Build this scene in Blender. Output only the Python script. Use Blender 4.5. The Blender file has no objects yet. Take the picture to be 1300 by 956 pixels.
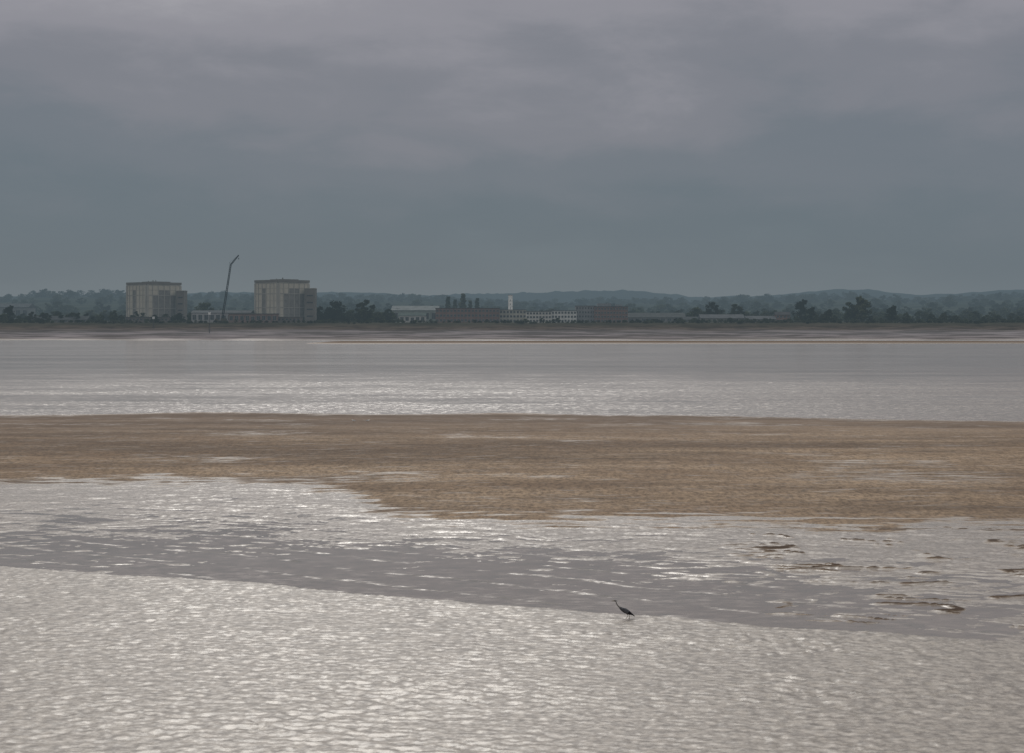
import bpy, math, random
import numpy as np
from mathutils import Vector, Matrix
random.seed(7); rng=np.random.default_rng(7)
S=bpy.context.scene
S.view_settings.view_transform='Standard'; S.view_settings.look='None'; S.view_settings.exposure=0
CH=14.0; HY=408.0; F=2000.0
def gx(px,D): return (px-650)/F*D
def gz(py,D): return CH+(HY-py)*D/F
def gd(py,z=0.): return (CH-z)*F/(py-HY)

# ---------------- noise ----------------
def _h(ix,iy,s):
    n=(ix.astype(np.int64)*374761393+iy.astype(np.int64)*668265263+s*1274126177)&0xffffffff
    n=((n^(n>>13))*1274126177)&0xffffffff
    n=n^(n>>16)
    return (n&0xffff)/65535.0*2*np.pi
def pn(x,y,s=0):
    x,y=np.broadcast_arrays(x,y)
    x0=np.floor(x);y0=np.floor(y);fx=x-x0;fy=y-y0
    u=fx*fx*fx*(fx*(fx*6-15)+10);v=fy*fy*fy*(fy*(fy*6-15)+10)
    def g(ax,ay):
        a=_h(x0+ax,y0+ay,s);return np.cos(a)*(fx-ax)+np.sin(a)*(fy-ay)
    a=g(0,0)*(1-u)+g(1,0)*u; b=g(0,1)*(1-u)+g(1,1)*u
    return (a*(1-v)+b*v)*1.5
def fbm(x,y,s=0,o=3):
    r=0;a=1.
    for i in range(o): r=r+a*pn(x*2**i,y*2**i,s+i*7);a*=.5
    return r
def ss(t):
    t=np.clip(t,0,1);return t*t*(3-2*t)

def curve(pts):
    P=sorted((gx(px,gd(py)),gd(py)) for px,py in pts)
    return np.array([p[0] for p in P]),np.array([p[1] for p in P])
NE=curve([(-250,700),(0,720),(200,735),(350,745),(520,762),(650,773),(790,784),(1000,799),(1300,820),(1500,834)])
LB=curve([(-250,603),(0,612),(300,611),(385,616),(440,630),(480,652),(600,664),(800,661),(1000,666),(1300,671),(1500,676)])
WB=curve([(-250,693),(0,697),(200,701),(400,695),(600,705),(800,726),(1000,752),(1150,778),(1300,805),(1500,818)])
UB=curve([(-250,524),(0,524),(650,522),(900,527),(1300,534),(1500,537)])
def ci(c,x): return np.interp(x,c[0],c[1])
RX=[(-300,380),(0,378),(40,372),(150,372),(240,374),(320,374),(400,374),(480,376),(540,376),(600,380),(700,384),(740,382),(800,380),(850,380),(880,381),(950,377),(1000,377),(1060,374),(1100,374),(1150,380),(1200,377),(1300,373),(1600,374)]
RD=3600.
rx=np.array([gx(p[0],RD) for p in RX]); rz=np.array([gz(p[1],RD)-11 for p in RX])
RX2=[(-600,384),(0,378),(150,376),(300,372),(380,371),(470,373),(540,376),(620,373),(690,372),(730,370),(800,370),(850,374),(880,378),(950,377),(1000,375),(1060,368),(1110,369),(1160,376),(1210,373),(1300,368),(1400,368),(1900,378)]
RD2=6500.
rx2=np.array([gx(p[0],RD2) for p in RX2]); rz2=np.array([gz(p[1],RD2) for p in RX2])
def height(x,y):
    x=np.asarray(x,float);y=np.asarray(y,float)
    O=x*0+y*0
    if y.min()<400:
        w=pn(x/9,y/9,3)*1.2+pn(x/3,y/3,4)*.5
        ne=ci(NE,x)+pn(x/5,y*0+.3,5)*.7+pn(x/1.2,y*0+.7,6)*.12
        lb=ci(LB,x)+w*1.2+pn(x/2.2,y/9,9)*1.6; wb=ci(WB,x)+w*1.5; ub=ci(UB,x)+pn(x/30,y/30,8)*5
        warp=.42*pn(x/1.3,y/1.3,11)+.24*pn(x/.55,y/.55,12)
        s1=np.sin(2*np.pi*(y*.94+.30*x+warp)/.62)
        rid=1-2*np.abs(pn(x/.6,y/.46,13))
        rip=.026*s1*(.55+.9*pn(x/1.0,y/1.3,14))+.031*rid
        amp=.95+.6*pn(x/9,y/5,15)
        fade=ss((62-np.abs(x))/15)
        zn=.15+.012*np.clip(ne-y,0,30)+rip*amp*fade
        bank=12.0*ss((38-y)/40)
        t=(y-wb)/np.maximum(lb-wb,3)
        diag=pn((x*.75+y*.66)/6,(x*.66-y*.75)/1.1,21)
        diag2=pn((x*.9-y*.42)/7,(x*.42+y*.9)/1.0,22)
        warp2=.9*pn(x/5,y/3,71)+.4*pn(x/1.6,y/1.1,72)
        s2=np.sin(2*np.pi*(y*.97+.22*x+warp2*1.6)/1.5)
        zc=-.035+.10*np.clip(t,-.7,1)+.035*diag+.03*diag2+.03*pn(x/5,y/2,23)+.50*rip*ss((150-y)/30)*fade+.030*s2*ss(pn(x/7,y/4,73)*1.8+.5)*ss((60-np.abs(x))/15)
        l1=np.clip(1-np.abs(pn((x*.9+y*.42)/9,(x*.42-y*.9)/2.2,27))*16,0,1)*ss(pn(x/8,y/5,28)*2+.35)
        zc=zc+.05*l1*ss((y-wb+14)/10)
        rt=ss((x-7)/11)
        rn=np.abs(pn((x*.985-y*.17)/8,(x*.17+y*.985)/1.7,25)+.12*pn(x/1.6,y/.9,26))
        ridge=np.clip(1-rn*10,0,1)*ss(pn(x/6,y/3.5,29)*2.4+.22)
        zc=zc+rt*ss(ridge*1.4)*.11*ss((lb-y)/5)
        hol=fbm(x/22,y/12,31,3)
        zb=.08+.34*ss((y-lb)/25)*ss((ub-y)/40)+.09*hol+.025*pn(x/2.5,y/3,33)
        a=ss((ne-y)/.5+.5)
        b=ss((y-lb)/4+.5)
        z=zc*(1-b)+zb*b
        c=ss((y-ub)/14+.5)
        z=z*(1-c)-.9*c
        z=z*(1-a)+zn*a
        z=z+bank
        st=pn(x/9,y/1.6,61)*.7+pn(x/3,y/.9,62)*.45
        dryf=ss((y-lb)/12+.45+st*1.1*ss((12-np.abs(y-lb))/12))*(1-a)*ss((ub-y)/12)
        dryf=dryf*(1-.25*ss((-hol-.28)/.4))
        drr=rt*ss(ridge*1.6)*(1-a)*(1-b)
        dryf=np.maximum(dryf,drr)
        return z,dryf,O+ss((30-y)/12),O,a,O,O,drr
    z=O-.9
    bar=ss(((y-985)-pn(x/200,y*0,41)*15)/10)*ss((1055-y+pn(x/150,y*0,42)*20)/10)*ss((x+150+y*0)/40)
    z=z+bar*1.9
    f1=ss((y-1130-pn(x/160,y*0+.5,43)*35)/60)
    fs=1.1+2.2*np.clip((y-1150)/300,0,1)+1.1*fbm(x/70,y/45,44)
    z=z*(1-f1)+fs*f1
    f2=ss((y-1440-20*pn(x/60,y*0,45))/90);z=z+f2*(4.2+1.*pn(x/25,y/20,46))
    f3=ss((y-1548-8*pn(x/30,y*0,47))/25)
    land=12.7+.35*pn(x/60,y/60,48)
    rg=np.interp(x*RD/np.maximum(y,RD*.6),rx,rz)
    up=ss((y-1780)/(RD-1780));land=land+(rg-12.7)*up+4*up*fbm(x/220,y/220,49)
    land=land*(1-.5*ss((y-RD-200)/1000))
    rg2=np.interp(x*RD2/np.maximum(y,RD2*.7),rx2,rz2)+7*fbm(x/70,y/200,50,4)
    u2=ss((y-RD-600)/(RD2-RD-600));land=land*(1-u2)+rg2*u2
    land=land*(1-.5*ss((y-RD2-300)/4000))
    z=z*(1-f3)+land*f3
    return z,O,f3+O,f1+O,O,bar,f2+O,O

# ---------------- node helpers ----------------
HAZE_GLOW=(.100,.134,.157)
class NT:
    def __init__(s,nt): s.t=nt; s.n=nt.nodes; s.l=nt.links
    def new(s,ty,**k):
        n=s.n.new(ty)
        for a,b in k.items(): setattr(n,a,b)
        return n
    def set(s,sock,v):
        if isinstance(v,bpy.types.NodeSocket): s.l.new(v,sock)
        elif v is not None: sock.default_value=v
    def math(s,op,a,b=None,c=None,clamp=False):
        n=s.new('ShaderNodeMath',operation=op,use_clamp=clamp)
        s.set(n.inputs[0],a);s.set(n.inputs[1],b)
        if c is not None:s.set(n.inputs[2],c)
        return n.outputs[0]
    def vm(s,op,a,b=None,sc=None):
        n=s.new('ShaderNodeVectorMath',operation=op)
        s.set(n.inputs[0],a)
        if b is not None:s.set(n.inputs[1],b)
        if sc is not None:s.set(n.inputs['Scale'],sc)
        return n.outputs['Value'] if op in('DOT_PRODUCT','LENGTH') else n.outputs[0]
    def mix(s,f,a,b):
        n=s.new('ShaderNodeMix',data_type='RGBA')
        s.set(n.inputs[0],f)
        for i,v in((6,a),(7,b)):
            if isinstance(v,tuple) and len(v)==3:v=v+(1,)
            s.set(n.inputs[i],v)
        return n.outputs[2]
    def noise(s,vec,scale,detail=2,rough=.5,color=False,dist=0):
        n=s.new('ShaderNodeTexNoise')
        if vec is not None:s.set(n.inputs['Vector'],vec)
        n.inputs['Scale'].default_value=scale;n.inputs['Detail'].default_value=detail
        n.inputs['Roughness'].default_value=rough;n.inputs['Distortion'].default_value=dist
        return n.outputs['Color' if color else 0]
    def mr(s,v,a,b,c,d,smooth=True):
        n=s.new('ShaderNodeMapRange')
        if smooth:n.interpolation_type='SMOOTHSTEP'
        s.set(n.inputs[0],v)
        for i,q in enumerate((a,b,c,d)): s.set(n.inputs[i+1],q)
        return n.outputs[0]
    def attr(s,name):
        n=s.new('ShaderNodeAttribute',attribute_name=name);return n.outputs['Fac']
    def pos(s): return s.new('ShaderNodeNewGeometry').outputs['Position']
    def haze(s,b,lo=950.,L=1800.,col=HAZE_GLOW):
        # painted mist: surfaces glow in a mist colour, more with distance inland
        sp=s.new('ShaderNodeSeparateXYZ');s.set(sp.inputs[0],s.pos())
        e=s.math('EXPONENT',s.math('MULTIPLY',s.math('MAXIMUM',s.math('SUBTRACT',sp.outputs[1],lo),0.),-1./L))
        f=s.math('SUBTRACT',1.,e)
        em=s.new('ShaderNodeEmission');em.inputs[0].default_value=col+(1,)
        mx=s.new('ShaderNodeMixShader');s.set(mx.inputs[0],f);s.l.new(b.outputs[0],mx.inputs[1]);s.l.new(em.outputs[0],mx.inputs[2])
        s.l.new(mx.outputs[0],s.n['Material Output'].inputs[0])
def newmat(name):
    m=bpy.data.materials.new(name);m.use_nodes=True;m.cycles.emission_sampling='NONE'
    t=NT(m.node_tree);return m,t,m.node_tree.nodes['Principled BSDF']
_mc={}
def mat(name,col,rough=.8,var=.18,scale=.6,metal=0.,spec=.05,haze=True):
    if name in _mc:return _mc[name]
    m,t,b=newmat(name)
    n=t.noise(t.pos(),scale,4,.6)
    f=t.mr(n,.3,.7,0,1)
    lo=tuple(c*(1-var) for c in col);hi=tuple(min(1,c*(1+var)) for c in col)
    t.set(b.inputs['Base Color'],t.mix(f,lo,hi))
    b.inputs['Roughness'].default_value=rough;b.inputs['Metallic'].default_value=metal
    b.inputs['Specular IOR Level'].default_value=spec
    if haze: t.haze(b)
    _mc[name]=m;return m
def leafmat(name,col,var=.45):
    if name in _mc:return _mc[name]
    m,t,b=newmat(name)
    g=t.new('ShaderNodeNewGeometry');oi=t.new('ShaderNodeObjectInfo')
    n=t.noise(g.outputs['Position'],.16,3,.6)
    v=t.math('ADD',t.math('MULTIPLY',g.outputs['Random Per Island'],.35),t.mr(n,.3,.7,0,.65))
    lo=tuple(c*(1-var) for c in col);hi=(col[0]*(1+var)*1.05,col[1]*(1+var),col[2]*(1+var*.6))
    c1=t.mix(v,lo,hi)
    c2=t.mix(t.math('MULTIPLY',oi.outputs['Random'],.4),c1,(col[0]*1.3,col[1]*.98,col[2]*.82))
    t.set(b.inputs['Base Color'],c2);b.inputs['Roughness'].default_value=1.
    b.inputs['Specular IOR Level'].default_value=0.
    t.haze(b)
    _mc[name]=m;return m

# ---------------- mesh builder ----------------
class MB:
    def __init__(s): s.v=[];s.f=[];s.m=[]
    def box(s,c,d,mi=0,yaw=0,taper=1):
        k=len(s.v);cx,cy,cz=c;dx,dy,dz=[q/2 for q in d];co,si=math.cos(yaw),math.sin(yaw)
        for z in(-1,1):
            for x,y in((-1,-1),(1,-1),(1,1),(-1,1)):
                q=taper if z>0 else 1
                X=x*dx*q;Y=y*dy*q
                s.v.append((cx+X*co-Y*si,cy+X*si+Y*co,cz+z*dz))
        for f in((3,2,1,0),(4,5,6,7),(0,1,5,4),(1,2,6,5),(2,3,7,6),(3,0,4,7)):
            s.f.append([k+i for i in f]);s.m.append(mi)
    def bar(s,p0,p1,r0,r1=None,n=6,mi=0):
        r1=r0 if r1 is None else r1
        p0=Vector(p0);p1=Vector(p1);d=(p1-p0).normalized()
        a=d.orthogonal().normalized();b=d.cross(a);k=len(s.v)
        for p,r in((p0,r0),(p1,r1)):
            for i in range(n):
                t=2*math.pi*i/n;s.v.append(tuple(p+a*math.cos(t)*r+b*math.sin(t)*r))
        for i in range(n):
            j=(i+1)%n;s.f.append([k+i,k+j,k+n+j,k+n+i]);s.m.append(mi)
        s.f.append([k+i for i in range(n)][::-1]);s.m.append(mi)
        s.f.append([k+n+i for i in range(n)]);s.m.append(mi)
    def loft(s,rings,n=12,mis=None,cap=True):
        k=len(s.v);P=[Vector(r[0]) for r in rings]
        for i,(p,r) in enumerate(rings):
            a=P[max(0,i-1)];b=P[min(len(P)-1,i+1)];d=(b-a).normalized()
            side=d.cross(Vector((0,0,1)))
            if side.length<.05: side=Vector((0,1,0))
            side.normalize();up=side.cross(d).normalized()
            for j in range(n):
                t=2*math.pi*j/n
                s.v.append(tuple(P[i]+side*math.cos(t)*r[0]+up*math.sin(t)*r[1]))
        for i in range(len(rings)-1):
            for j in range(n):
                q=(j+1)%n;s.f.append([k+i*n+j,k+i*n+q,k+(i+1)*n+q,k+(i+1)*n+j]);s.m.append(mis[i] if mis else 0)
        if cap:
            s.f.append([k+j for j in range(n)][::-1]);s.m.append(mis[0] if mis else 0)
            e=k+(len(rings)-1)*n;s.f.append([e+j for j in range(n)]);s.m.append(mis[-1] if mis else 0)
    def obj(s,name,mats,parent=None,loc=(0,0,0),smooth=False,rot=0):
        me=bpy.data.meshes.new(name);me.from_pydata(s.v,[],s.f)
        for m in mats:me.materials.append(m)
        me.polygons.foreach_set('material_index',s.m)
        if smooth:me.polygons.foreach_set('use_smooth',[True]*len(s.f))
        me.update()
        o=bpy.data.objects.new(name,me);S.collection.objects.link(o);o.location=loc;o.rotation_euler[2]=rot
        if parent:o.parent=parent
        return o
def empty(name,loc,yaw=0):
    e=bpy.data.objects.new(name,None);S.collection.objects.link(e);e.location=loc;e.rotation_euler[2]=yaw;e.empty_display_size=.5;return e

# ---------------- ground ----------------
def steps(a,b,s):return list(np.arange(a,b,s))
ys=steps(-600,-20,60)+steps(-20,47,3)+steps(47,92,.14)+steps(92,145,.27)+steps(145,262,1.2)
y=262.;st=1.4
while y<1700: ys.append(y);y+=st;st=min(st*1.05,9)
while y<16000: ys.append(y);y+=st;st*=1.04
xs=steps(0,27,.145);x=27.;st=.16
while x<16000: xs.append(x);x+=st;st=min(st*1.055,max(st,14) if x<2200 else st*1.1)
xs=np.array(xs);xs=np.concatenate([-xs[:0:-1],xs]);ys=np.array(ys)
nx,ny=len(xs),len(ys);print('grid',nx,ny)
X,Y=np.meshgrid(xs,ys)
kk=int(np.searchsorted(ys,420.))
Ra=height(X[:kk],Y[:kk]);Rb=height(X[kk:],Y[kk:])
Z,dry,land,mud,near,bar,f2,drr=[np.concatenate([p+X[:kk]*0,q+X[kk:]*0]) for p,q in zip(Ra,Rb)]
def hz(x,y):
    i=min(max(int(np.searchsorted(xs,x))-1,0),nx-2);j=min(max(int(np.searchsorted(ys,y))-1,0),ny-2)
    u=(x-xs[i])/(xs[i+1]-xs[i]);v=(y-ys[j])/(ys[j+1]-ys[j])
    return float((Z[j,i]*(1-u)+Z[j,i+1]*u)*(1-v)+(Z[j+1,i]*(1-u)+Z[j+1,i+1]*u)*v)
def gridmesh(name,X,Y,Z):
    ny,nx=X.shape
    me=bpy.data.meshes.new(name);me.vertices.add(nx*ny)
    me.vertices.foreach_set('co',np.stack([X,Y,Z],-1).astype(np.float32).ravel())
    i=np.arange(nx*ny).reshape(ny,nx)
    q=np.stack([i[:-1,:-1],i[:-1,1:],i[1:,1:],i[1:,:-1]],-1).reshape(-1,4)
    me.loops.add(q.size);me.loops.foreach_set('vertex_index',q.ravel().astype(np.int32))
    me.polygons.add(len(q));me.polygons.foreach_set('loop_start',(np.arange(len(q))*4).astype(np.int32))
    me.polygons.foreach_set('loop_total',np.full(len(q),4,np.int32))
    me.polygons.foreach_set('use_smooth',np.ones(len(q),bool))
    me.update(calc_edges=True);return me
me=gridmesh('ground',X,Y,Z)
for nm,a in(('dry',dry),('land',land),('mud',mud),('near',near),('bar',bar),('veg',f2),('crest',drr)):
    at=me.attributes.new(nm,'FLOAT','POINT');at.data.foreach_set('value',np.asarray(a,np.float32).ravel())
ground=bpy.data.objects.new('ground',me);S.collection.objects.link(ground)
m,t,b=newmat('estuary_sand');me.materials.append(m)
pos=t.pos()
def scaled(v): return t.vm('MULTIPLY',pos,v)
edge=t.noise(scaled((.30,1.2,1)),1,6,.75)
dr=t.math('ADD',t.attr('dry'),t.mr(edge,.3,.7,-.42,.42),clamp=False)
dr=t.mr(dr,.12,.95,0,1)
dr=t.math('MULTIPLY',dr,t.mr(t.attr('dry'),.0,.2,0,1))
wet_c=t.mix(t.mr(t.noise(pos,1.3,4,.6),.3,.7,0,1),(.17,.142,.117),(.245,.21,.178))
near_c=t.mix(t.mr(t.noise(pos,2.2,5,.7),.35,.65,0,1),(.12,.100,.082),(.27,.235,.198))
wet_c=t.mix(t.attr('near'),wet_c,near_c)
streak=t.noise(scaled((.014,.085,1)),1,6,.66)
patch=t.noise(scaled((.05,.12,1)),1,5,.65)
grain=t.noise(scaled((2.4,1.1,1)),1,5,.8)
dryc=t.mix(t.mr(streak,.40,.62,0,1),(.125,.090,.064),(.295,.217,.147))
dryc=t.mix(t.mr(patch,.42,.66,0,.7),dryc,(.185,.128,.085))
dryc=t.mix(t.mr(grain,.34,.62,.78,0),dryc,(.060,.045,.036))
sep=t.new('ShaderNodeSeparateXYZ');t.set(sep.inputs[0],pos)
far=t.mr(sep.outputs[1],160,225,0,.75)
dryc=t.mix(far,dryc,t.mix(t.mr(streak,.35,.65,0,1),(.105,.079,.063),(.168,.128,.10)))
dryc=t.mix(t.attr('crest'),dryc,(.055,.038,.028))
c=t.mix(dr,wet_c,dryc)
mudn=t.noise(scaled((.012,.03,.5)),1,6,.65)
mudc=t.mix(t.mr(mudn,.42,.6,0,1),(.088,.079,.077),(.215,.192,.196))
vegn=t.noise(scaled((.03,.05,.3)),1,5,.65)
vegc=t.mix(t.mr(vegn,.4,.6,0,1),(.038,.030,.024),(.09,.070,.056))
mudc=t.mix(t.attr('veg'),mudc,vegc)
c=t.mix(t.attr('mud'),c,mudc)
c=t.mix(t.attr('bar'),c,(.13,.098,.074))
landc=t.mix(t.mr(t.noise(pos,.02,5,.6),.35,.65,0,1),(.028,.030,.020),(.05,.047,.033))
woods=t.mix(t.mr(t.noise(pos,.012,6,.7),.35,.65,0,1),(.022,.030,.023),(.055,.062,.045))
landc=t.mix(t.mr(sep.outputs[1],1750,2300,0,1),landc,woods)
ld=t.math('MINIMUM',t.attr('land'),1.)
c=t.mix(ld,c,landc)
t.set(b.inputs['Base Color'],c)
rf=t.math('MAXIMUM',dr,ld);rf=t.math('MAXIMUM',rf,t.attr('mud'));rf=t.math('MAXIMUM',rf,t.attr('bar'))
wr=t.math('ADD',.27,t.math('MULTIPLY',t.attr('near'),.08))
rr=t.new('ShaderNodeMapRange');t.set(rr.inputs[0],rf);t.set(rr.inputs[3],wr);rr.inputs[4].default_value=.92
t.set(b.inputs['Roughness'],rr.outputs[0])
lm=t.math('MAXIMUM',ld,t.attr('mud'));lm=t.math('MAXIMUM',lm,t.attr('bar'))
sp0=t.mr(dr,0,1,.5,.10,False)
t.set(b.inputs['Specular IOR Level'],t.math('MULTIPLY',sp0,t.math('SUBTRACT',1.,lm,clamp=True)))
b.inputs['IOR'].default_value=1.4
geo=t.new('ShaderNodeNewGeometry')
pv=t.vm('SUBTRACT',t.noise(scaled((3.8,5.,4)),1,3,.6,color=True),(.5,.5,.5))
pv=t.vm('MULTIPLY',pv,(.35,.48,0.0))
N=t.vm('NORMALIZE',t.vm('ADD',geo.outputs['Normal'],pv))
t.set(b.inputs['Normal'],N)
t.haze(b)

# ---------------- water ----------------
wx=np.concatenate([-np.geomspace(16000,5,40),[0],np.geomspace(5,16000,40)]);wy=np.concatenate([np.linspace(48,300,60),np.geomspace(310,1560,60)])
WX,WY=np.meshgrid(wx,wy);wm=gridmesh('water',WX,WY,WX*0.)
water=bpy.data.objects.new('water',wm);S.collection.objects.link(water)
m,t,b=newmat('silty_water');wm.materials.append(m)
pos=t.pos();sep=t.new('ShaderNodeSeparateXYZ');t.set(sep.inputs[0],pos);Yp=sep.outputs[1]
b.inputs['IOR'].default_value=1.33
t.set(b.inputs['Base Color'],t.mix(t.mr(t.noise(t.vm('MULTIPLY',pos,(.01,.04,1)),1,4),.3,.7,0,1),(.145,.120,.103),(.19,.163,.143)))
rip=t.math('MULTIPLY',t.mr(Yp,140,230,.17,1.1,True),t.mr(Yp,285,480,1.,.30,True))
st1=t.noise(t.vm('MULTIPLY',pos,(.0045,.03,1)),1,6,.72)
st2=t.noise(t.vm('MULTIPLY',pos,(.05,.16,1)),1,5,.7)
k=t.math('MULTIPLY',rip,t.mr(st1,.35,.65,.65,1.3))
k=t.math('MULTIPLY',k,t.mr(st2,.35,.65,.7,1.3))
wv=t.new('ShaderNodeTexWave');wv.wave_type='BANDS';wv.bands_direction='Y'
mp=t.new('ShaderNodeMapping');mp.inputs['Rotation'].default_value=(0,0,.55);t.set(mp.inputs[0],pos);t.set(wv.inputs[0],mp.outputs[0])
wv.inputs['Scale'].default_value=.095;wv.inputs['Distortion'].default_value=5;wv.inputs['Detail'].default_value=3;wv.inputs['Detail Scale'].default_value=.6
ln=t.mr(wv.outputs['Fac'],.90,1.,0,.8)
ln=t.math('MULTIPLY',ln,t.mr(t.noise(pos,.16,3,.6),.42,.56,0,1));ln=t.math('MULTIPLY',ln,t.mr(Yp,120,150,1,0))
k=t.math('ADD',k,ln)
pv=t.vm('SUBTRACT',t.noise(t.vm('MULTIPLY',pos,(1.0,1.9,1)),1,3,.6,color=True),(.5,.5,.5))
pv=t.vm('MULTIPLY',pv,(.8,1.3,0.));pv=t.vm('SCALE',pv,sc=k)
N=t.vm('NORMALIZE',t.vm('ADD',pv,(0,0,1)))
t.set(b.inputs['Normal'],N)
t.set(b.inputs['Roughness'],t.mr(k,0,1,.13,.26,False))

# ---------------- trees ----------------
def tree_mesh(name,lm,bark,h=14,w=12,seed=0,n=26,per=34,leaf=.75,tall=False,low=.26):
    r=np.random.default_rng(seed);mb=MB()
    th=h*(.3 if not tall else .15)
    mb.bar((0,0,-.5),(0.1,0,th),.035*h*.8,.025*h*.8,7,1)
    cents=[]
    for i in range(n):
        a=r.uniform(0,2*math.pi);zz=r.uniform(0,1)
        if tall: 
            zz=(i+r.uniform(0,1))/n;rad=w*.5*math.sin(math.pi*min(1,(zz*.8+.16)))*r.uniform(.1,.6);z=h*(.10+.84*zz)
        else: rad=w*.5*math.sqrt(max(0.05,1-(abs(zz-.38)/.66)**2))*r.uniform(.3,.9);z=h*(low+(.94-low)*zz)
        cents.append((rad*math.cos(a),rad*math.sin(a),z,r.uniform(.55,1.25)*w*(.15 if not tall else .22)))
    for c in cents[:9]:
        mid=(c[0]*.4,c[1]*.4,th+(c[2]-th)*.45)
        mb.bar((0,0,th*.85),mid,.014*h,.009*h,5,1);mb.bar(mid,c[:3],.009*h,.003*h,4,1)
    for cx,cy,cz,cr in cents:
        for j in range(per):
            d=r.normal(size=3);d/=np.linalg.norm(d);q=cr*r.uniform(.45,1.08)
            p=Vector((cx+d[0]*q,cy+d[1]*q,cz+d[2]*q*.75))
            u=Vector(r.normal(size=3)).normalized();v=u.orthogonal().normalized();s=leaf*r.uniform(.6,1.3)
            kk=len(mb.v)
            mb.v+= [tuple(p+u*s),tuple(p+v*s*.8),tuple(p-u*s*.9),tuple(p-v*s*.8)]
            mb.f.append([kk,kk+1,kk+2,kk+3]);mb.m.append(0)
    me=bpy.data.meshes.new(name);me.from_pydata(mb.v,[],mb.f);me.materials.append(lm);me.materials.append(bark)
    me.polygons.foreach_set('material_index',mb.m);me.update();return me
bark=mat('bark',(.06,.055,.05),.95)
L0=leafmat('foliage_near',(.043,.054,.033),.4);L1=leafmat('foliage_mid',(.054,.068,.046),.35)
L2=leafmat('foliage_far',(.060,.076,.055),.3);L3=leafmat('foliage_hazy',(.066,.082,.064),.25)  # leaf colours paler and bluer per farther row, distance mist painted in
def variants(L,tag,k=4,low=.26,wf=1.,nf=1.):
    return [tree_mesh('tree_%s_%d'%(tag,i),L,bark,14,[13,11,15,10][i%4]*wf,seed=50+i,n=int([26,22,30,20][i%4]*nf),low=low) for i in range(k)]
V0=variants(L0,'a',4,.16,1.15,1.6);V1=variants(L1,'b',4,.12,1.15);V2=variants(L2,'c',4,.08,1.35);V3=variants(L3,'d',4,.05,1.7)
POP=tree_mesh('poplar',L2,bark,20,6.,seed=91,n=34,tall=True,leaf=.7,per=30)
def put(me,name,x,y,s,parent=None,sz=1.,sxy=None):
    o=bpy.data.objects.new(name,me);S.collection.objects.link(o)
    o.location=(x,y,hz(x,y)-.3);o.rotation_euler[2]=random.uniform(0,6.28);q=sxy or s;o.scale=(q,q,s*sz)
    if parent:o.parent=parent
    return o
def row(name,V,D,spread,x0,x1,sp,smin,smax,dens=None,wide=1.):
    e=empty(name,(0,0,0));x=gx(x0,D)
    while x<gx(x1,D):
        px=650+x/D*F
        if dens is None or dens(px)>random.random():
            s=random.uniform(smin,smax);put(random.choice(V),'tree',x,D+random.uniform(-spread,spread),s,e,random.uniform(.8,1.15),s*wide)
        x+=sp*random.uniform(.6,1.4)
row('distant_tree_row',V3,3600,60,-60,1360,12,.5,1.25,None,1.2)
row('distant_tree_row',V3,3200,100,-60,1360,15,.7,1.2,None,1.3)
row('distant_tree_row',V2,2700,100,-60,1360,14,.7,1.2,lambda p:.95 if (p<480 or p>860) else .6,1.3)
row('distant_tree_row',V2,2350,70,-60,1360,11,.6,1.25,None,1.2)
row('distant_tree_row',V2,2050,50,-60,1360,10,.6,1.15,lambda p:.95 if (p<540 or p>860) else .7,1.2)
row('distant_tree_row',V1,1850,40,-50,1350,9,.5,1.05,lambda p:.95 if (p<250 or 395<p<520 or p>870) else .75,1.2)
row('tree_belt',V1,1740,14,-50,1350,7,.45,.9,lambda p:.9 if (p<250 or 395<p<520 or p>870) else .5,1.2)
row('tree_belt',V0,1640,14,-50,250,7,.45,.9,lambda p:.9 if 40<p<240 else .6)
row('tree_belt',V0,1660,12,395,500,6,.6,1.0)
row('tree_belt',V0,1640,14,975,1350,8,.35,.75,lambda p:.8 if p<1150 else .55)
row('hedge',V0,1575,4,-50,1350,4.,.12,.22,lambda p:.85,1.8)
row('hedge',V0,1600,5,-50,1350,4.5,.2,.36,lambda p:.9 if(p<240 or 400<p<495 or p>800) else .3,1.5)
for px,top,D in [(1094,377,1625),(1080,384,1640),(1133,388,1610),(905,384,1680),(935,386,1690),(1018,381,1680),(1030,390,1630),(463,381,1630),(424,383,1650),(262,385,1720),(1052,393,1610),(885,391,1690),(405,389,1640),(12,388,1650)]:
    hgt=gz(top,D)-12.5;s=hgt/14
    put(V0[random.randrange(4)],'oak_tree',gx(px,D),D,s,None,1.)
for px,top in[(569,374),(578,378),(588,370),(597,379),(606,376)]:
    D=1860;s=(gz(top,D)-14)/20;put(POP,'poplar_tree',gx(px,D),D,s,None,1.,s*1.1)

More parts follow.
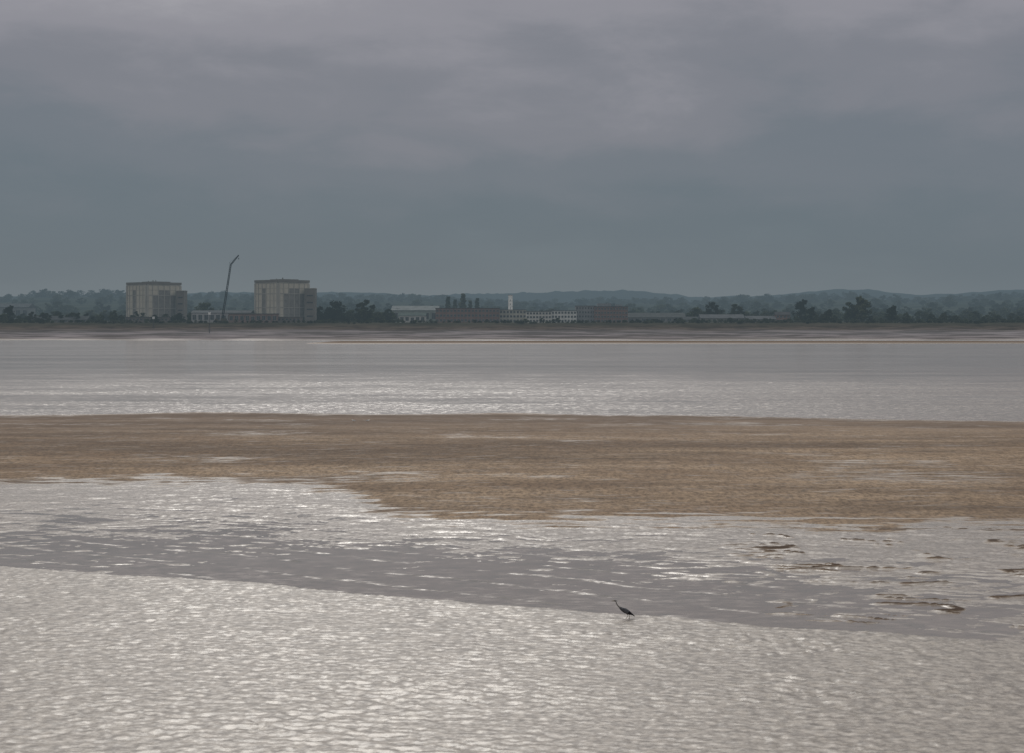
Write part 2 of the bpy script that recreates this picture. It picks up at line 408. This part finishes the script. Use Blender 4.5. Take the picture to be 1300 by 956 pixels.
# ---------------- buildings ----------------
GL=mat('window_glass',(.07,.08,.085),.5,.2)
TR=mat('window_trim',(.30,.30,.295),.8)
def building(name,px0,px1,pt,D,depth,wc,rc,roof='flat',st=2,bays=8,yaw=0,zb=12.4,win=True,roof_h=2.5,tag=''):
    x0,x1=gx(px0,D),gx(px1,D);w=x1-x0;H=gz(pt,D)-zb
    e=empty(name,((x0+x1)/2,D+depth/2,zb),yaw)
    W=mat('wall_'+tag,wc,.9,.15,.25);R=mat('roof_'+tag,tuple(c*.5 for c in rc),.9,.15,.2,spec=0.)
    hb=H-(roof_h if roof!='flat' else .6)
    mb=MB();mb.box((0,0,hb/2-.5),(w,depth,hb+1));mb.obj('walls',[W],e)
    mb=MB()
    if roof=='flat':
        mb.box((0,0,hb+.3),(w+.8,depth+.8,.6))
    else:
        o=.7;a=w/2+o;d=depth/2+o
        mb.v+=[(-a,-d,hb),(a,-d,hb),(a,d,hb),(-a,d,hb),(-a,0,hb+roof_h),(a,0,hb+roof_h)]
        mb.f+=[[0,1,5,4],[2,3,4,5],[0,4,3],[1,2,5],[3,2,1,0]];mb.m+=[0]*5
    mb.obj('roof',[R],e)
    if win:
        g=MB();f=MB();bw=w/bays;sh=hb/st
        for s_ in range(st):
            for i in range(bays):
                cx=-w/2+bw*(i+.5);cz=sh*(s_+.55);ww=bw*.62;wh=sh*.48
                if s_==0 and i==bays//2:
                    cz=sh*.36;wh=sh*.72
                g.box((cx,-depth/2-.04,cz),(ww,.1,wh))
                for dx in(-1,0,1): f.box((cx+dx*ww/2,-depth/2-.14,cz),(.14,.28,wh+.36))
                for dz in(-1,1): f.box((cx,-depth/2-.12,cz+dz*(wh/2+.09)),(ww,.24,.14))
        g.obj('windows',[GL],e);f.obj('window_frames',[TR],e)
    return e,w,hb
def reactor(px0,px1,pc,pt,D,annex):
    zb=12.3;H=gz(pt,D)-zb;yaw=math.radians(43)
    A=(gx(pc,D)-gx(px0,D))/math.cos(yaw);B=(gx(px1,D)-gx(pc,D))/math.sin(yaw)
    e=empty('reactor_building',(gx(pc,D),D,zb),0)
    u=Vector((-math.cos(yaw),math.sin(yaw),0));v=Vector((math.sin(yaw),math.cos(yaw),0))
    cen=u*A/2+v*B/2;ya=-yaw
    C=mat('concrete_panel',(.33,.315,.285),.85,.1,.08);Dk=mat('concrete_dark',(.17,.16,.148),.85,.12,.1)
    Pn=mat('cladding_light',(.45,.415,.35),.8,.08,.2);Gz=mat('glazing_grey',(.20,.195,.185),.6,.12,.3)
    mb=MB();mb.box((cen.x,cen.y,H*.5-1),(A-1.2,B-1.2,H-2),0,ya);mb.obj('walls',[Dk],e)
    mb=MB();mb.box((cen.x,cen.y,H-1.2),(A+.6,B+.6,2.4),0,ya)
    mb.box((cen.x+2,cen.y+2,H+.5),(A*.55,B*.5,1.),0,ya);mb.obj('roof',[Dk],e)
    fr=MB();pa=MB();gl=MB()
    for fi,(d,n,Ln) in enumerate(((u,-v,A),(v,-u,B))):
        yw=math.atan2(d.y,d.x);nb=6
        for i in range(nb+1):
            wd=2.4 if i in(0,nb) else .7
            q=d*min(max(Ln*i/nb,wd/2),Ln-wd/2)+n*.2
            fr.box((q.x,q.y,H*.46),(wd,.9,H*.92),0,yw)
        for lv in(.02,.36,.68,.93):
            q=d*Ln/2+n*.15;fr.box((q.x,q.y,H*lv),(Ln-1,.7,.7),0,yw)
        for i in range(nb):
            for kx,(za,zb_) in enumerate(((.03,.19),(.195,.35),(.37,.51),(.515,.67),(.69,.80),(.805,.92))):
                q=d*(Ln*(i+.5)/nb)+n*.02
                light=(i in(0,nb-1)) or kx==5 or (fi==0 and i!=3) or(kx==4 and i in(1,4))
                (pa if light else gl).box((q.x,q.y,H*(za+zb_)/2),(Ln/nb-.75,.35,H*(zb_-za)),0,yw)
    fr.obj('concrete_frame',[C],e);pa.obj('wall_panels',[Pn],e);gl.obj('glazing',[Gz],e)
    mb=MB();ax0,ax1,at=annex;w=gx(ax1,D)-gx(ax0,D);h=gz(at,D)-zb
    mb.box((gx((ax0+ax1)/2,D)-gx(pc,D),B*.62,h/2),(w,16,h),0);mb.box((gx((ax0+ax1)/2,D)-gx(pc,D),B*.62,h+.3),(w+.6,16.6,.6),1)
    for i in range(4): mb.box((gx((ax0+ax1)/2,D)-gx(pc,D),B*.62-8.1,h*(.2+.2*i)),(w*.6,.25,1.2),2)
    mb.obj('annex',[Dk,C,GL],e)
    mb=MB();mb.box((cen.x,cen.y-10,3.0),(A*1.2,B*1.1,6),0,0);mb.box((cen.x,cen.y-10,6.2),(A*1.22,B*1.13,.4),1,0)
    for i in range(12): mb.box((cen.x-A*.55+i*A*.1,cen.y-10-B*.55-.05,3.6),(A*.05,.2,1.6),2)
    mb.obj('podium',[mat('podium_wall',(.15,.13,.12)),Dk,GL],e)
    mb=MB()
    for dx,dy,hh in((.2,.3,2.5),(.6,.4,1.8),(.75,.7,3)):
        q=u*A*dx+v*B*dy;mb.bar((q.x,q.y,H),(q.x,q.y,H+hh),.5,.4,8)
    mb.obj('roof_vents',[Dk],e)
reactor(153,222,186,358,1640,(219,229,369))
reactor(318,388,353,355,1600,(384,397,366))
brick=(.20,.128,.11);pale=(.52,.50,.46);
building('industrial_shed',243,318,394,1612,22,(.32,.31,.31),(.22,.23,.24),'gable',1,10,tag='shedA')
building('brick_workshop',290,352,398,1590,14,(.20,.14,.125),(.20,.19,.18),'flat',1,9,tag='brickA')
building('industrial_shed',497,556,388,1680,40,(.22,.245,.23),(.34,.37,.37),'gable',1,6,roof_h=5,tag='shedB')
building('industrial_shed',507,540,397,1625,18,(.42,.41,.39),(.17,.21,.2),'gable',1,5,roof_h=3,tag='shedC')
building('brick_building',553,634,391,1640,25,brick,(.15,.135,.13),'flat',3,18,tag='brickB')
building('office_building',634,668,393,1650,20,(.36,.34,.29),(.2,.2,.19),'flat',3,8,tag='offA')
building('office_building',668,700,395,1620,18,pale,(.22,.22,.21),'flat',3,8,tag='offB')
building('office_building',692,732,394,1640,18,(.60,.59,.56),(.20,.21,.21),'flat',3,10,tag='offC')
building('office_building',731,756,388,1650,20,(.23,.225,.23),(.25,.25,.25),'flat',4,7,tag='offD')
e,w,hb=building('brick_building',755,797,389,1640,26,brick,(.15,.135,.13),'flat',4,11,tag='brickB')
mb=MB();mb.box((-w*.2,0,hb+2.2),(w*.42,14,3.2));mb.box((w*.25,0,hb+1.6),(w*.2,10,2));mb.obj('roof_plant',[mat('plant_grey',(.2,.21,.22))],e)
building('farm_shed',797,870,397,1690,30,(.17,.165,.16),(.16,.17,.17),'gable',1,9,roof_h=5,tag='farm')
building('farm_shed',868,893,402,1640,16,(.22,.21,.19),(.14,.15,.155),'gable',1,4,roof_h=3,tag='farm2')
building('barn',890,945,399,1625,24,(.19,.18,.165),(.20,.21,.22),'gable',1,8,roof_h=4,tag='farm3')
building('barn',948,985,401,1610,18,(.17,.155,.145),(.20,.21,.22),'gable',1,6,roof_h=3.5,tag='farm4')
building('farmhouse',985,1003,396,1615,10,(.20,.13,.11),(.14,.14,.145),'gable',2,4,roof_h=3,tag='farm5')
building('farm_shed',40,110,401,1625,20,(.16,.15,.145),(.13,.14,.145),'gable',1,9,roof_h=4,tag='farm6')
building('farm_shed',-8,36,385,2000,30,(.18,.19,.19),(.18,.20,.21),'gable',1,5,roof_h=5,tag='farm7',zb=14)
D=1660;e=empty('white_tower',(gx(648,D),D,12.4))
H=gz(375,D)-12.4
mb=MB();mb.box((0,0,H/2),(4.8,4.8,H),0,0,.93);mb.box((0,0,H+.3),(5.2,5.2,.6),1);mb.obj('shaft',[mat('white_render',(.8,.79,.75)),mat('trim_grey',(.3,.3,.3))],e)
mb=MB()
for i in range(6): mb.box((0,-2.4,H*(.12+.14*i)),(.6,.2,1.2))
mb.obj('slit_windows',[GL],e)
mb=MB()
for i in range(240):
    x=gx(120,1582)+i*4.5;z=hz(x,1582);mb.bar((x,1582,z-.3),(x,1582,z+2.2),.12,.1,4)
    if i<239: 
        z2=hz(x+4.5,1582)
        for q in(.7,1.4,2.1): mb.bar((x,1582,z+q),(x+4.5,1582,z2+q),.05,.05,4)
mb.obj('perimeter_fence',[mat('fence_steel',(.15,.15,.14))])
for px,h in((232,14),(505,15),(702,14),(742,16),(820,13)):
    D=1600;e=MB();e.bar((0,0,-.3),(0,0,h),.28,.14,6);e.bar((-1.6,0,h),(1.6,0,h),.12,.12,5);e.box((-1.6,0,h-.2),(.9,.5,.3));e.box((1.6,0,h-.2),(.9,.5,.3))
    e.obj('floodlight_mast',[mat('mast_grey',(.2,.21,.22))],None,(gx(px,D),D,12.6))
# crane
D=1600;cx=gx(281,D);e=empty('mobile_crane',(cx,D,12.8))
cm=mat('crane_paint',(.10,.085,.06));dk=mat('crane_steel',(.012,.012,.015))
mb=MB();mb.box((0,0,1.5),(13,3,1.2));mb.box((-5,0,2.9),(2.6,2.8,2));mb.box((2,0,3.1),(5,3,2.2));mb.box((4.6,0,2.9),(1.6,3.2,2.4))
mb.obj('carrier',[cm],e)
mb=MB()
for i in range(6):
    for s_ in(-1,1): mb.bar((-5.2+i*2,1.2*s_,.7),(-5.2+i*2,1.7*s_,.7),.7,.7,12)
mb.obj('wheels',[dk],e)
mb=MB()
for dx in(-4,4):
    mb.bar((dx,-4,.9),(dx,4,.9),.25)
    for s_ in(-1,1): mb.bar((dx,4*s_,0),(dx,4*s_,1),.3)
mb.obj('outriggers',[dk],e)
def lattice(mb,p0,p1,w0,w1,n):
    p0=Vector(p0);p1=Vector(p1);d=(p1-p0).normalized();a=Vector((0,1,0));b_=d.cross(a).normalized()
    pr=None
    for i in range(n+1):
        f=i/n;c=p0.lerp(p1,f);w=(w0+(w1-w0)*f)/2
        q=[c+a*w*sx+b_*w*sy for sx,sy in((-1,-1),(1,-1),(1,1),(-1,1))]
        for j in range(4): mb.bar(q[j],q[(j+1)%4],.12,.12,4)
        if pr:
            for j in range(4):
                mb.bar(pr[j],q[j],.26,.26,5);mb.bar(pr[j],q[(j+1)%4],.12,.12,4)
        pr=q
tip=(gx(293,D)-cx,0,gz(336,D)-12.8);jt=(gx(303,D)-cx,0,gz(324,D)-12.8)
mb=MB();lattice(mb,(1,0,3.5),tip,1.7,1.1,26);mb.obj('boom',[dk],e)
mb=MB();lattice(mb,tip,jt,1.1,.6,7);mb.bar(tip,(tip[0]-1.5,0,tip[2]+2),.14);mb.bar((tip[0]-1.5,0,tip[2]+2),jt,.07)
mb.bar((tip[0]-1.5,0,tip[2]+2),(4.5,0,4),.06);mb.obj('jib',[dk],e)
mb=MB();mb.bar(jt,(jt[0],0,jt[2]-3),.06);mb.box((jt[0],0,jt[2]-3.6),(.8,.5,1.2));mb.obj('hook_block',[dk],e)
for px,D,h in((266,1440,19),(195,1500,11)):
    x=gx(px,D);mb=MB();mb.bar((0,0,-1),(0,0,h),.22,.16,8);mb.box((0,-.4,h-1.0),(2.2,.2,2.2),1);mb.box((0,0,h*.55),(1.2,1.2,.2));
    for s_ in(-1,1):
        mb.bar((1.6*s_,0,-1),(0,0,h*.55),.1,.1,5);mb.bar((0,1.6*s_,-1),(0,0,h*.55),.1,.1,5)
    mb.bar((0,0,h),(0,0,h+1.4),.25,.1,8)
    mb.obj('navigation_beacon',[mat('beacon_steel',(.08,.08,.085)),mat('beacon_white',(.7,.7,.68))],None,(x,D,hz(x,D)))

# ---------------- heron ----------------
D=73.3;hx=gx(796,D);e=empty('heron',(hx,D,hz(hx,D)))
def nm(*a,**k): return mat(*a,haze=False,**k)
hg=nm('heron_grey',(.085,.088,.098),.8,.2,12);hn=nm('heron_neck',(.17,.165,.16),.8,.2,20);hb_=nm('heron_black',(.018,.018,.022),.7);hl=nm('heron_leg',(.07,.055,.035),.6);hbi=nm('heron_bill',(.16,.12,.05),.5)
mb=MB()
sp=[((-.735,0,.835),(.003,.003),3),((-.68,0,.838),(.009,.009),3),((-.625,0,.842),(.015,.016),3),((-.60,0,.846),(.024,.027),1),((-.565,0,.848),(.030,.034),1),((-.53,0,.838),(.027,.033),1),
((-.505,0,.80),(.022,.025),1),((-.495,0,.75),(.021,.023),1),((-.475,0,.69),(.022,.024),1),((-.435,0,.63),(.024,.028),1),((-.385,0,.58),(.027,.034),1),((-.33,0,.53),(.036,.048),0),
((-.26,0,.475),(.058,.075),0),((-.17,0,.425),(.082,.10),0),((-.06,0,.37),(.094,.112),0),((.05,0,.315),(.082,.10),0),((.14,0,.262),(.058,.07),0),((.21,0,.215),(.036,.036),0),((.29,0,.165),(.026,.014),0),((.345,0,.13),(.018,.006),0)]
mb.loft([(p,r) for p,r,_ in sp],14,[q for _,_,q in sp]);mb.obj('body',[hg,hn,hb_,hbi],e,smooth=True)
mb=MB()
for s_ in(-1,1):
    mb.loft([((-.25,.06*s_,.49),(.01,.02)),((-.19,.085*s_,.46),(.018,.06)),((-.07,.102*s_,.40),(.018,.085)),((.06,.088*s_,.33),(.015,.075)),((.17,.06*s_,.262),(.011,.05)),((.27,.034*s_,.195),(.008,.028)),((.37,.012*s_,.125),(.003,.008))],10,[0,0,0,1,1,1,1])
mb.obj('folded_wings',[hg,hb_],e,smooth=True)
mb=MB();mb.loft([((-.57,0,.872),(.012,.006)),((-.52,0,.868),(.01,.007)),((-.46,0,.84),(.006,.004)),((-.40,0,.81),(.002,.002))],8)
for s_ in(-1,1): mb.loft([((-.60,.024*s_,.858),(.004,.006)),((-.56,.031*s_,.862),(.004,.008)),((-.53,.027*s_,.862),(.003,.005))],6)
mb.obj('crest',[hb_],e,smooth=True)
mb=MB()
for s_ in(-1,1): mb.bar((-.583,.024*s_,.852),(-.583,.031*s_,.852),.006,.005,8)
mb.obj('eyes',[nm('eye_yellow',(.5,.38,.05),.3)],e)
mb=MB()
for s_,hipx,kx,fx in((-1,-.02,.05,-.05),(1,.03,.12,.11)):
    hp=(hipx,.045*s_,.30);kn=(kx,.045*s_,.175);ft=(fx,.045*s_,.012)
    mb.loft([(hp,(.032,.036)),((hipx+(kx-hipx)*.5,.045*s_,.235),(.019,.021)),(kn,(.012,.013)),((kx+(fx-kx)*.15,.045*s_,.15),(.0105,.0105)),((kx+(fx-kx)*.6,.045*s_,.08),(.010,.010)),(ft,(.012,.012)),((fx,.045*s_,-.05),(.01,.01))],8)
    for a in(-.5,0,.5,math.pi):
        L=.085 if abs(a)<1 else .05
        mb.bar(ft,(fx-math.cos(a)*L,.045*s_+math.sin(a)*L,-.002),.006,.003,5)
mb.obj('legs',[hl],e,smooth=True)
# ---------------- gulls resting on the bank ----------------
gw=nm('gull_white',(.72,.72,.70));gg=nm('gull_grey',(.45,.46,.48));gb=nm('gull_bill',(.4,.25,.05))
for px,py,yaw in((449,536,.3),(467,536,2.9)):
    D=gd(py,.35);x=gx(px,D);e=empty('gull',(x,D,hz(x,D)),yaw)
    mb=MB();mb.loft([((-.36,0,.33),(.004,.004)),((-.31,0,.335),(.01,.012)),((-.28,0,.35),(.035,.04)),((-.24,0,.35),(.04,.045)),((-.20,0,.31),(.04,.045)),((-.14,0,.25),(.065,.07)),((-.04,0,.21),(.09,.09)),((.08,0,.21),(.075,.07)),((.18,0,.22),(.045,.03)),((.26,0,.225),(.03,.008))],12,[1,1,0,0,0,0,0,0,0,0]);mb.obj('body',[gw,gb],e,smooth=True)
    mb=MB()
    for s_ in(-1,1): mb.loft([((-.13,.055*s_,.26),(.01,.02)),((-.03,.085*s_,.24),(.015,.06)),((.12,.06*s_,.24),(.012,.045)),((.33,.015*s_,.25),(.004,.01))],8)
    mb.obj('folded_wings',[gg],e,smooth=True)
    mb=MB()
    for s_ in(-1,1):
        mb.bar((.0,.03*s_,.16),(.0,.03*s_,0),.008,.007,6);mb.bar((.0,.03*s_,.005),(-.05,.03*s_,.0),.012,.006,6)
    mb.obj('legs',[gb],e)

# ---------------- world ----------------
W=bpy.data.worlds.new('sky');S.world=W;W.use_nodes=True
t=NT(W.node_tree);bg=t.n['Background'];out=t.n['World Output']
SE=38
tc=t.new('ShaderNodeTexCoord').outputs['Generated'];d=t.vm('NORMALIZE',tc)
sp_=t.new('ShaderNodeSeparateXYZ');t.set(sp_.inputs[0],d);z=sp_.outputs[2]
n1=t.noise(t.vm('MULTIPLY',d,(3.6,3.6,11)),1,3,.45,dist=.5)
n2=t.noise(t.vm('MULTIPLY',d,(10,10,28)),1,6,.6,dist=.3)
off=t.math('ADD',t.math('MULTIPLY',t.math('SUBTRACT',n1,.5),.20),t.math('MULTIPLY',t.math('SUBTRACT',n2,.5),.095))
amp=t.mr(z,.0,.09,.15,1)
zz=t.math('ADD',z,t.math('MULTIPLY',off,amp))
r=t.new('ShaderNodeValToRGB');t.set(r.inputs[0],zz);cr=r.color_ramp;cr.interpolation='EASE'
L=[(0,(.145,.183,.212)),(.05,(.124,.158,.188)),(.11,(.152,.176,.207)),(.155,(.196,.205,.236)),(.20,(.262,.261,.293)),(.30,(.52,.51,.53)),(.43,(.95,.93,.91)),(.7,(1.0,.99,.98)),(1,(.75,.76,.79))]
cr.elements[0].position=0;cr.elements[0].color=L[0][1]+(1,);cr.elements[1].position=1;cr.elements[1].color=L[-1][1]+(1,)
for p,c in L[1:-1]:
    q=cr.elements.new(p);q.color=c+(1,)
sd=(-.10,math.cos(math.radians(SE)),math.sin(math.radians(SE)))
dot=t.vm('DOT_PRODUCT',d,sd)
glow=t.mr(dot,.86,1.,0,1.)
gl=t.vm('SCALE',(1.0,.97,.92),sc=glow)
glz=t.vm('SCALE',gl,sc=t.mr(z,.2,.4,0,1))
col=t.vm('ADD',r.outputs[0],glz)
t.set(bg.inputs[0],t.vm('SCALE',col,sc=t.mr(sp_.outputs[1],-1,.3,.8,1)));bg.inputs[1].default_value=1.
sky=t.new('ShaderNodeTexSky',sky_type='NISHITA');sky.sun_disc=False;sky.sun_elevation=math.radians(SE);sky.sun_rotation=math.radians(-6)
bg2=t.new('ShaderNodeBackground');t.set(bg2.inputs[0],sky.outputs[0]);bg2.inputs[1].default_value=.08
mx=t.new('ShaderNodeMixShader');mx.inputs[0].default_value=.03
t.l.new(bg.outputs[0],mx.inputs[1]);t.l.new(bg2.outputs[0],mx.inputs[2]);t.l.new(mx.outputs[0],out.inputs[0])
sl=bpy.data.lights.new('sun','SUN');sl.energy=1.0;sl.angle=math.radians(22);sl.color=(1,.96,.9)
so=bpy.data.objects.new('sun',sl);S.collection.objects.link(so);so.rotation_euler=(math.radians(-(90-SE)),0,math.radians(6))
# ---------------- camera ----------------
cam=bpy.data.cameras.new('camera');co=bpy.data.objects.new('camera',cam);S.collection.objects.link(co)
co.location=(0,0,CH);co.rotation_euler=(math.pi/2,0,0);cam.sensor_width=36;cam.lens=36*F/1300;cam.shift_y=-(478-HY)/1300
cam.clip_start=.5;cam.clip_end=60000;S.camera=co
